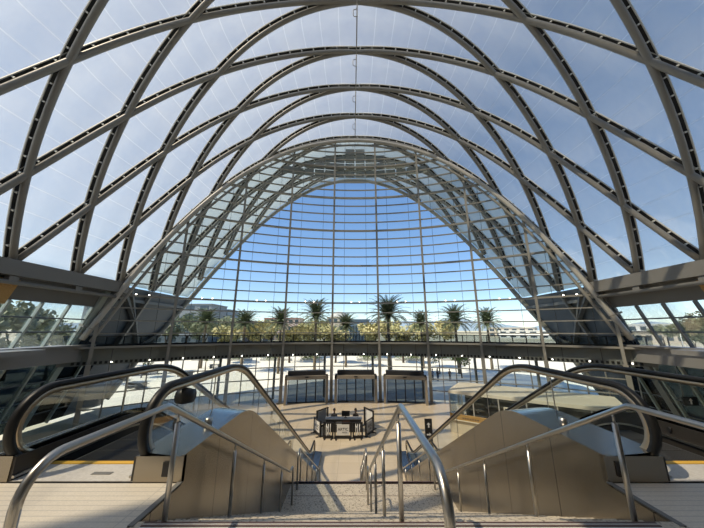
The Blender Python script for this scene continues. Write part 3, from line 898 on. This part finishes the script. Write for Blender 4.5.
for x,lab in ((.92,'black swivel chair under the person in brown at the desk'),(-.78,'black swivel chair under the person in dark clothes at the desk')):
    o=thing('swivel_chair',lab,'chair',tuple(c+Vector((x,.98,0))),0,'swivel chairs behind the information desk')
    m=MB(); m.box((0,0,.30),(.46,.44,.07)); m.build('seat','black_soft',o,local=True)
    m=MB(); m.box((0,.26,.62),(.42,.05,.42)); m.box((0,.25,.36),(.06,.07,.14)); m.build('backrest','black_soft',o,local=True)
    m=MB(); m.tube([(0,0,.03),(0,0,.27)],.03,8); m.build('post','steel_frame',o,local=True)
    for k in range(5):
        a=2*PI*k/5; m=MB(); m.bar((0,0,.05),(.27*math.cos(a),.27*math.sin(a),.035),.05,.035); m.build('leg','black',o,local=True)
person('person in brown top with dark hair seated leaning at the information desk',tuple(c+Vector((.92,.96,0))),PI+.12,'cloth_brown','cloth_dark',True,None,.10,.20)
person('person in dark clothes seated at the west end of the information desk',tuple(c+Vector((-.78,.92,0))),PI-.1,'cloth_dark','cloth_dark',True,None,.05,.16)

# ------------------------------------------------------------------ shop pavilion on the right
A=Vector((7.1,22.9)); Bv=Vector((15.2,17.5)); ex=(Bv-A); LEN=ex.length+.6; ex.normalize(); ang=math.atan2(ex.y,ex.x); DEP=4.1
o=thing('shop_kiosk','long glass walled shop kiosk with slatted pale roof on the concourse','kiosk',(A.x,A.y,LOW),ang)
HK=2.9
m=MB()
for k in range(14):
    y=.1+k*(DEP-.2)/13; m.box((LEN/2,y,HK),(LEN,.13,.12))
rf=m.build('roof_slats','shop_beam',o,local=True); rf['kind']='stuff'
m=MB()
for y in (.06,DEP-.06): m.box((LEN/2,y,HK-.08),(LEN,.10,.20))
for x in (.05,LEN-.05): m.box((x,DEP/2,HK-.08),(.10,DEP,.20))
m.build('roof_frame','shop_beam',o,local=True)
for k in range(7):
    x=.06+(LEN-.12)*k/6
    for y in (.06,DEP-.06):
        m=MB(); m.box((x,y,HK/2-.1),(.08,.08,HK-.2)); m.build('post','rim_tube',o,local=True)
for k in range(6):
    x=.06+(LEN-.12)*(k+.5)/6; w=(LEN-.12)/6-.1
    m=MB(); m.box((x,.06,2.05),(w,.02,1.3)); m.build('glass_pane','clear_glass',o,local=True)
m=MB(); m.box((.06,DEP/2,1.9),(.02,DEP-.2,1.6)); m.build('glass_pane','clear_glass',o,local=True)
m=MB(); m.box((LEN/2,.02,.45),(LEN,.10,.9)); m.build('counter_front','shop_cream',o,local=True)
m=MB(); m.box((.02,DEP/2,.45),(.10,DEP,.9)); m.build('counter_front','shop_cream',o,local=True)
m=MB(); m.box((1.6,-.04,1.12),(3.1,.14,.42)); sg=m.build('wood_sign_board','wood',o,local=True)
m=MB()
for k in range(7): m.box((1.0+.17*k,-.118,1.12),(.10,.01,.10))
m.build('lettering','cloth_brown',sg,local=True)
m=MB(); m.box((LEN/2,-.03,.94),(LEN,.30,.05)); m.build('counter_top','shop_beam',o,local=True)
m=MB(); m.box((LEN/2,DEP-.6,1.1),(LEN-1.,.5,2.1)); m.build('back_shelving','shop_dark',o,local=True)
m=MB()
for (x,y,w,h) in ((4.0,-.0,.75,.06),(4.0,-.0,.75,.06)): pass
m.box((4.2,0,2.2),(.85,.08,.07)); m.box((4.2,0,1.5),(.85,.08,.07)); m.box((3.8,0,1.85),(.07,.08,.7)); m.box((4.6,0,1.85),(.07,.08,.7)); m.build('hatch_frame','shop_beam',o,local=True)

# direction signs
p=atz(430,452,LOW); 
o=thing('direction_sign','black upright direction sign with white arrows beside the east escalator','sign',(p.x,p.y,LOW))
m=MB(); m.box((0,0,.95),(.46,.10,1.9)); m.build('sign_panel','black',o,local=True)
def arrow(m,c,s,rot=0):
    pts=[(0,.5),(.38,.08),(.14,.08),(.14,-.5),(-.14,-.5),(-.14,.08),(-.38,.08)]
    cr,sr=math.cos(rot),math.sin(rot); o_=len(m.v); n=len(pts)
    for dy in (0,-.012): m.v+=[(c[0]+s*(x*cr-z*sr),c[1]+dy,c[2]+s*(x*sr+z*cr)) for x,z in pts]
    m.face(*[o_+i for i in range(n)]); m.face(*[o_+n+i for i in range(n)][::-1])
    for i in range(n): m.face(o_+i,o_+(i+1)%n,o_+n+(i+1)%n,o_+n+i)
m=MB(); arrow(m,(0,-.055,1.55),.30,0); arrow(m,(0,-.055,1.0),.30,-PI/2); m.build('arrow','white',o,local=True)
p=at(690,401,21.4)
o=thing('arrow_sign','hanging black sign with one white up arrow by the east wall','sign',(p.x,p.y,p.z))
m=MB(); m.box((0,0,0),(1.05,.10,.58)); m.build('sign_panel','black',o,local=True)
m=MB(); arrow(m,(0,-.055,0),.40); m.build('arrow','white',o,local=True)
for s in (-1,1): m=MB(); m.tube([(s*.4,0,.28),(s*.4,0,-.25-p.z)],.02,6); m.build('hanger','steel_frame',o,local=True)

# ------------------------------------------------------------------ outdoors
m=MB(); m.box((0,1200,LOW-.36),(6000,3000,.1)); sstruct(m.build('ground','earth'),'dry open ground beyond the plaza','ground')
m=MB(); m.prism_z([(-90,26),(90,26),(90,88),(-90,88)],LOW-.31,LOW-.30); sstruct(m.build('plaza','plaza'),'bright concrete plaza outside the glass wall','plaza')
m=MB(); m.prism_z([(-300,100),(300,100),(300,116),(-300,116)],LOW-.31,LOW-.28); sstruct(m.build('road','asphalt'),'asphalt road beyond the plaza','road')
G=LOW-.30
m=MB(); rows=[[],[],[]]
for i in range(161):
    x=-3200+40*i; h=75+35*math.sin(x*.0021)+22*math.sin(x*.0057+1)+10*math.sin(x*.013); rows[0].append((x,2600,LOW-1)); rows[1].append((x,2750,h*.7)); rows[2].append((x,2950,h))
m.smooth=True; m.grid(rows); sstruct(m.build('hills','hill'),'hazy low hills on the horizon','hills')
# date palms
def palm_crown():
    m=MB(); rnd=random.Random(3)
    for k in range(78):
        az=2*PI*k*.618; el=math.radians(84-92*(k/77)**1.1+rnd.uniform(-6,6)); L=4.7*rnd.uniform(.85,1.08)
        d=Vector((math.cos(az),math.sin(az),0)); p=Vector((0,0,0)); pts=[p.copy()]; e=el
        for s in range(9):
            p=p+(d*math.cos(e)+Vector((0,0,math.sin(e))))*L/9; e-=math.radians(3.2+s*1.15); pts.append(p.copy())
        sd=Vector((-d.y,d.x,0))
        for i in range(1,10):
            t=(pts[i]-pts[i-1]).normalized(); n=sd.cross(t)
            m.bar(pts[i-1],pts[i],.05,.03)
            for h in (.0,.5):
                q=pts[i-1].lerp(pts[i],h); w=.8*math.sin(PI*min(1,.18+.8*(i+h)/10.5))+.06
                for s in (-1,1):
                    tip=q+sd*s*w*.85+t*w*.55-n*w*.12*(1 if n.z>0 else -1)*0+Vector((0,0,-.10*w))
                    a=q+t*.10; b=q-t*.10
                    o_=len(m.v); m.v+=[tuple(a),tuple(b),tuple(tip)]; m.face(o_,o_+1,o_+2)
    return m
H0=7.6
pl=[(388,316,50),(316,318,50),(281,324,53),(245,325,55),(455,322,53),(487,323,59),(421,325,60),(206,323,60),(346,327,62)]
plab=['tall dark date palm just east of the middle mullion, the biggest crown','tall date palm just west of the middle mullion','date palm outside between the second and third mullions west of the axis','date palm farther west, smaller crown against the building','date palm outside east of the tallest palm','date palm farthest east, before the sloping canopy edge','date palm partly behind a mullion east of the axis','pale small date palm in front of the grey building','small distant date palm behind the middle portal']
proto=None
for (px,py,Y),lab in zip(pl,plab):
    p=at(px,py,Y); h=p.z-G
    if proto is None:
        proto=thing('date_palm',lab,'palm tree',(p.x,p.y,G),0,'date palms on the plaza'); H0=h
        t=MB(); pts=[(0.02*math.sin(i),0,h*i/14) for i in range(15)]; t.tube(pts,[.34-.10*i/14+(.03 if i%2 else 0) for i in range(15)],10); t.build('trunk','palm_trunk',proto,local=True)
        cr=palm_crown().build('crown','palm_leaf',proto,local=True); cr.location=(0,0,h)
        kn=MB(); kn.ball((0,0,h-.25),.48,10,6,(1,1,1.3)); kn.build('heart','palm_trunk',proto,local=True)
    else:
        c_=copy_tree(proto,label=lab,loc=(p.x,p.y,G),rz=random.uniform(0,6)); s=h/H0; sc=random.uniform(.78,.92); c_.scale=(sc,sc,s)
# leafy trees
def crown_mesh(seed,rx,rz,n=1400,leaf=.32,blobs=9):
    rnd=random.Random(seed); m=MB(); bl=[(Vector((rnd.uniform(-.55,.55)*rx,rnd.uniform(-.55,.55)*rx,rnd.uniform(-.45,.5)*rz)),rnd.uniform(.35,.6)) for _ in range(blobs)]
    for i in range(n):
        c,r=rnd.choice(bl); d=Vector((rnd.gauss(0,1),rnd.gauss(0,1),rnd.gauss(0,1))).normalized()*(rnd.random()**.4)
        p=c+Vector((d.x*r*rx,d.y*r*rx,d.z*r*rz)); a=Vector((rnd.gauss(0,1),rnd.gauss(0,1),rnd.gauss(0,1))).normalized(); b=a.orthogonal().normalized()
        s=leaf*rnd.uniform(.6,1.3); o_=len(m.v); m.v+=[tuple(p-a*s),tuple(p-b*s*.5),tuple(p+a*s),tuple(p+b*s*.5)]; m.face(o_,o_+1,o_+2,o_+3)
    return m
protos={}
def tree(kind,loc,scale,label,group):
    mats={'yellow':'leaf_yellow','grey':'leaf_grey','green':'leaf_green'}
    if kind not in protos:
        o=thing('leafy_tree',label,'tree',loc,0,group)
        t=MB(); t.tube([(0,0,0),(.05,0,1.6),(0,.05,3.0)],[.22,.17,.12],8); t.tube([(0,.03,2.4),(.9,.2,4.4)],[.10,.04],6); t.tube([(0,.03,2.4),(-.8,-.3,4.5)],[.10,.04],6); t.build('trunk','bark',o,local=True)
        c=crown_mesh({'yellow':1,'grey':2,'green':3}[kind],3.2,2.4).build('crown',mats[kind],o,local=True); c.location=(0,0,4.8); protos[kind]=o
    else: o=copy_tree(protos[kind],label=label,loc=loc,rz=random.uniform(0,6))
    o.scale=(scale[0],scale[0],scale[1]); return o
words=['first','second','third','fourth','fifth','sixth','seventh','eighth','ninth','tenth','eleventh','twelfth','thirteenth','fourteenth']
for i,px in enumerate([232,252,272,291,306,324,336,374,386,402,424,444]):
    Y=(70,82,94)[i%3]; p=at(px,330,Y); tree('yellow',(p.x,p.y,G),(1.32+.12*(i%3),1.32+.16*(i%3)),'yellowing tree in the row behind the palms, %s from the west'%words[i],'yellowing trees behind the palms')
for i,(px,Y,sc) in enumerate([(128,78,1.45),(150,94,1.6),(168,78,1.4),(188,92,1.6),(206,80,1.4),(226,92,1.5),(240,102,1.5)]):
    p=at(px,330,Y); tree('grey',(p.x,p.y,G),(sc*1.1,sc*1.25),'grey green tree before the grey office block, %s in from the west'%words[i],'grey trees before the office block')
for i,(x,y,sc) in enumerate([(-56,46,1.5),(-52,34,1.35),(-66,38,1.7),(-45,42,1.1),(-72,52,1.8),(-82,40,2.1),(-41,31,.9)]):
    tree('grey',(x,y,G),(sc*1.05,sc*1.25),'tall grove tree seen through the west windows, %s of the grove from the plaza'%words[i],'grove outside the west windows')
for i,(px,py,Y,sc) in enumerate([(702,334,60,1.35),(680,334,112,1.25),(662,334,128,1.2),(692,334,92,.9)]):
    p=at(px,py,Y); tree('grey',(p.x,p.y,G),(sc*1.05,sc*1.3),['large dense tree outside the nearest east window','rounded tree beyond the car park east','smaller rounded tree beside the white hall','bushy tree close behind the large dense tree'][i],'trees outside the east windows')
# young plaza trees and planters
for i,(px,py) in enumerate([(112,384),(141,378),(170,372),(205,371),(128,366),(440,374),(462,378)]):
    p=atz(px,py,G); tree('green',(p.x,p.y,G),(.55,.75),['young plaza tree nearest the sloping west canopy','young plaza tree second from the west canopy','young plaza tree third from the west canopy','young plaza tree before the first palm','young plaza tree set back by the planters','dark young tree beside the standing people','dark young tree east of the standing people'][i],'young trees on the plaza')
def planter(p,w,label,dark=False):
    o=thing('planter',label,'planter',(p.x,p.y,G),0,'low planters on the plaza')
    m=MB(); m.box((0,0,.25),(w,1.6,.5)); m.build('kerb','concrete',o,local=True)
    c=crown_mesh(int(w*10),w*.62,.9,700,.16,12).build('shrubs','leaf_green',o,local=True); c.location=(0,0,.75); c.scale=(1,.45,1)
for i,(px,w) in enumerate([(206,7),(276,8),(312,6),(372,8),(408,7),(455,7),(240,6)]):
    p=atz(px,360.5,G); planter(p,w,'long low shrub planter on the bright plaza, %s'%['near the west end','just west of the west portal','over the west portal','behind the middle portal','over the east portal','beside the standing people','between the second and third mullions'][i])
# plaza benches
for i,(px,py) in enumerate([(118,381),(150,374),(185,376),(215,368),(136,388)]):
    p=atz(px,py,G); 
    o=thing('picnic_table','dark picnic table on the bright plaza, %s'%['below the sloping canopy','behind the young tree pair','towards the first column','farthest from the hall','closest to the hall'][i],'table',(p.x,p.y,G),random.uniform(-.3,.3),'picnic tables on the plaza')
    m=MB(); m.box((0,0,.74),(2.2,.9,.06)); m.build('table_top','slate',o,local=True)
    for s in (-1,1):
        m=MB(); m.box((0,s*.8,.45),(2.2,.35,.05)); m.build('bench_seat','slate',o,local=True)
        m=MB(); m.box((s*.8,0,.36),(.10,1.7,.72)); m.build('leg','slate',o,local=True)
# people outside
for (px,dy,t_,l_,rz,lab) in ((431,0,'cloth_dark','cloth_dark',.4,'person in black standing outside next to the column'),(434.5,.8,'cloth_blue','cloth_dark',2.2,'person in dark blue second in the group outside the glass'),(438,.0,'cloth_dark','cloth_blue',-1.,'person in black with blue trousers in the group outside'),(440.5,1.2,'cloth_light','cloth_dark',3.,'person in a light top at the east end of the group outside'),(451,.3,'cloth_brown','cloth_dark',PI,'person in brown standing apart from the group outside')):
    p=atz(px,381.5,G); person(lab,(p.x,p.y+dy,G),rz,t_,l_,False,'people standing outside the glass wall',0,.08)
# buildings
def building(label,loc,size,mt,roof=None,floors=3,cols=8,rz=0,name='office_building'):
    W,Dp,H=size; o=thing(name,label,'building',loc,rz)
    m=MB(); m.box((0,0,H/2),(W,Dp,H)); m.build('walls',mt,o,local=True)
    m=MB(); m.box((0,0,H+.25),(W+.8,Dp+.8,.5)); m.build('roof',roof or mt,o,local=True)
    n=0
    for f in range(floors):
        for c_ in range(cols):
            if n>=60: break
            x=-W/2+W*(c_+.5)/cols; z=H*(f+.55)/floors
            m=MB(); m.box((x,-Dp/2-.03,z),(W/cols*.6,.12,H/floors*.5)); m.build('window','bld_win',o,local=True); n+=1
    return o
def bld(px,pyt,Y,wpx,**k):
    p=at(px,pyt,Y); zc=Y*math.cos(PITCH)+(p.z-1.6)*math.sin(PITCH); return (p.x,p.y,G),(wpx*zc/F_PX,20,p.z-G)
for (px,py,Y,w,mt,fl_,co,lab,rf) in (
    (160,306,170,120,'bld_grey',5,9,'long grey blue office block behind the trees west of the palms',None),
    (224,311,200,22,'bld_blue',4,3,'narrow blue grey tower at the east end of the office block',None),
    (254,322,210,10,'bld_pink',3,3,'small pinkish building between the first palms',None),
    (285,319,230,34,'bld_pink',3,6,'pink building with a red roof behind the palms','roof_red'),
    (339,318,240,22,'bld_tan',3,4,'tan domed block just west of the middle mullion',None),
    (356,321,130,24,'bld_blue',1,9,'bluish building with slim vertical windows in the gap between yellow trees',None),
    (545,331,260,80,'bld_white',2,9,'long white low building seen beside the sloping canopy',None),
    (512,328,300,40,'bld_tan',2,6,'pale tan building behind the farthest palm',None),
    (630,325,200,50,'bld_white',2,7,'white two storey hall seen through the east windows',None),
    (655,333,170,34,'bld_tan',1,5,'tan flat shed behind the cars east',None)):
    loc,size=bld(px,py,Y,w); o=building(lab,loc,size,mt,rf,fl_,co,rz=-.7 if px>500 else 0)
    if 'domed' in lab:
        d=MB(); d.ball((0,0,size[2]),size[0]*.42,12,8,(1,1,.7)); d.build('dome','concrete',o,local=True)
# cars
def car(mt):
    o=empty('car'); m=MB()
    prof=[(-2.1,.35),(-2.15,.75),(-1.7,.88),(-1.1,.95),(-.5,1.42),(.9,1.45),(1.6,1.0),(2.1,.92),(2.15,.4)]
    n=len(prof); o_=len(m.v)
    for yy in (-.85,.85): m.v+=[(x,yy*(.82 if z>1.1 else 1),z) for x,z in prof]
    m.face(*[o_+i for i in range(n)]); m.face(*[o_+n+i for i in range(n)][::-1])
    for i in range(n): m.face(o_+i,o_+(i+1)%n,o_+n+(i+1)%n,o_+n+i)
    m.build('body',mt,o,local=True)
    for s in (-1,1):
        g=MB(); g.add([(-.95,s*.845,1.0),(1.35,s*.845,1.0),(.85,s*.73,1.38),(-.45,s*.73,1.38)],[(0,1,2,3)]); g.build('side_window','bld_win',o,local=True)
        for x in (-1.35,1.35): w=MB(); w.tube([(x,s*.70,.33),(x,s*.90,.33)],.33,14); w.build('wheel','tyre',o,local=True)
    return o
cars=[(648,341,90,'car_teal','teal car parked outside the east windows'),(640,341,93,'car_white','white car parked behind the teal car'),(660,341,95,'car_silver','silver car in the east car park'),(208,333,92,'car_silver','silver car parked before the western trees'),(224,333,94,'car_dark','dark car parked before the western trees'),(190,333,97,'car_white','white car parked before the western trees'),(243,333,96,'car_dark','dark car beneath the yellowing trees'),(530,341,98,'car_white','white car beyond the farthest palm'),(548,341,100,'car_dark','dark car beyond the canopy edge')]
for px,py,Y,mt,lab in cars:
    p=at(px,py,Y); c_=car(mt); c_.location=(p.x,p.y,G); c_.rotation_euler=(0,0,random.uniform(-.4,.4)); tag(c_,lab,'car',group='parked cars')
# lamp post east
p=at(680,334,88); o=thing('street_lamp','white street lamp in the east car park','street lamp',(p.x,p.y,G))
m=MB(); m.tube([(0,0,0),(0,0,8)],[.12,.07],8); m.build('pole','white',o,local=True)
m=MB(); m.tube([(0,0,8),(-1.2,0,8.2)],.05,6); m.box((-1.4,0,8.2),(.6,.25,.12)); m.build('lamp_head','white',o,local=True)

# ------------------------------------------------------------------ light
sun=bpy.data.lights.new('sun','SUN'); sun.energy=6.0; sun.angle=.009; sun.color=(1,.90,.72)
so=bpy.data.objects.new('sun',sun); C.objects.link(so)
dirv=Vector((.63,.30,-.95)).normalized(); so.rotation_euler=dirv.to_track_quat('-Z','Y').to_euler()
w=bpy.data.worlds.new('World'); bpy.context.scene.world=w; w.use_nodes=True
n,l=w.node_tree.nodes,w.node_tree.links; bg=n['Background']
sky=n.new('ShaderNodeTexSky'); sky.sky_type='NISHITA'; sky.sun_disc=False; sky.sun_elevation=math.radians(53)
sky.sun_rotation=math.atan2(-dirv.x,-dirv.y); sky.air_density=.8; sky.dust_density=.15; sky.ozone_density=2.0; sky.altitude=50
hs=n.new('ShaderNodeHueSaturation'); hs.inputs['Saturation'].default_value=1.30; hs.inputs['Hue'].default_value=.505; gm=n.new('ShaderNodeGamma'); gm.inputs['Gamma'].default_value=.72; l.new(sky.outputs['Color'],gm.inputs['Color']); l.new(gm.outputs['Color'],hs.inputs['Color']); l.new(hs.outputs['Color'],bg.inputs['Color']); bg.inputs['Strength'].default_value=.29

# ------------------------------------------------------------------ camera and view
cd=bpy.data.cameras.new('camera'); co=bpy.data.objects.new('camera',cd); C.objects.link(co)
cd.sensor_fit='HORIZONTAL'; cd.sensor_width=36; cd.lens=36*F_PX/704; cd.clip_end=8000; cd.clip_start=.05
co.location=CAM; co.rotation_euler=(PI/2+PITCH,0,0)
sc=bpy.context.scene; sc.camera=co
sc.view_settings.view_transform='Standard'; sc.view_settings.look='None'; sc.view_settings.gamma=1; sc.view_settings.exposure=.24
sc.cycles.transparent_max_bounces=40; sc.cycles.max_bounces=10; sc.cycles.sample_clamp_indirect=6
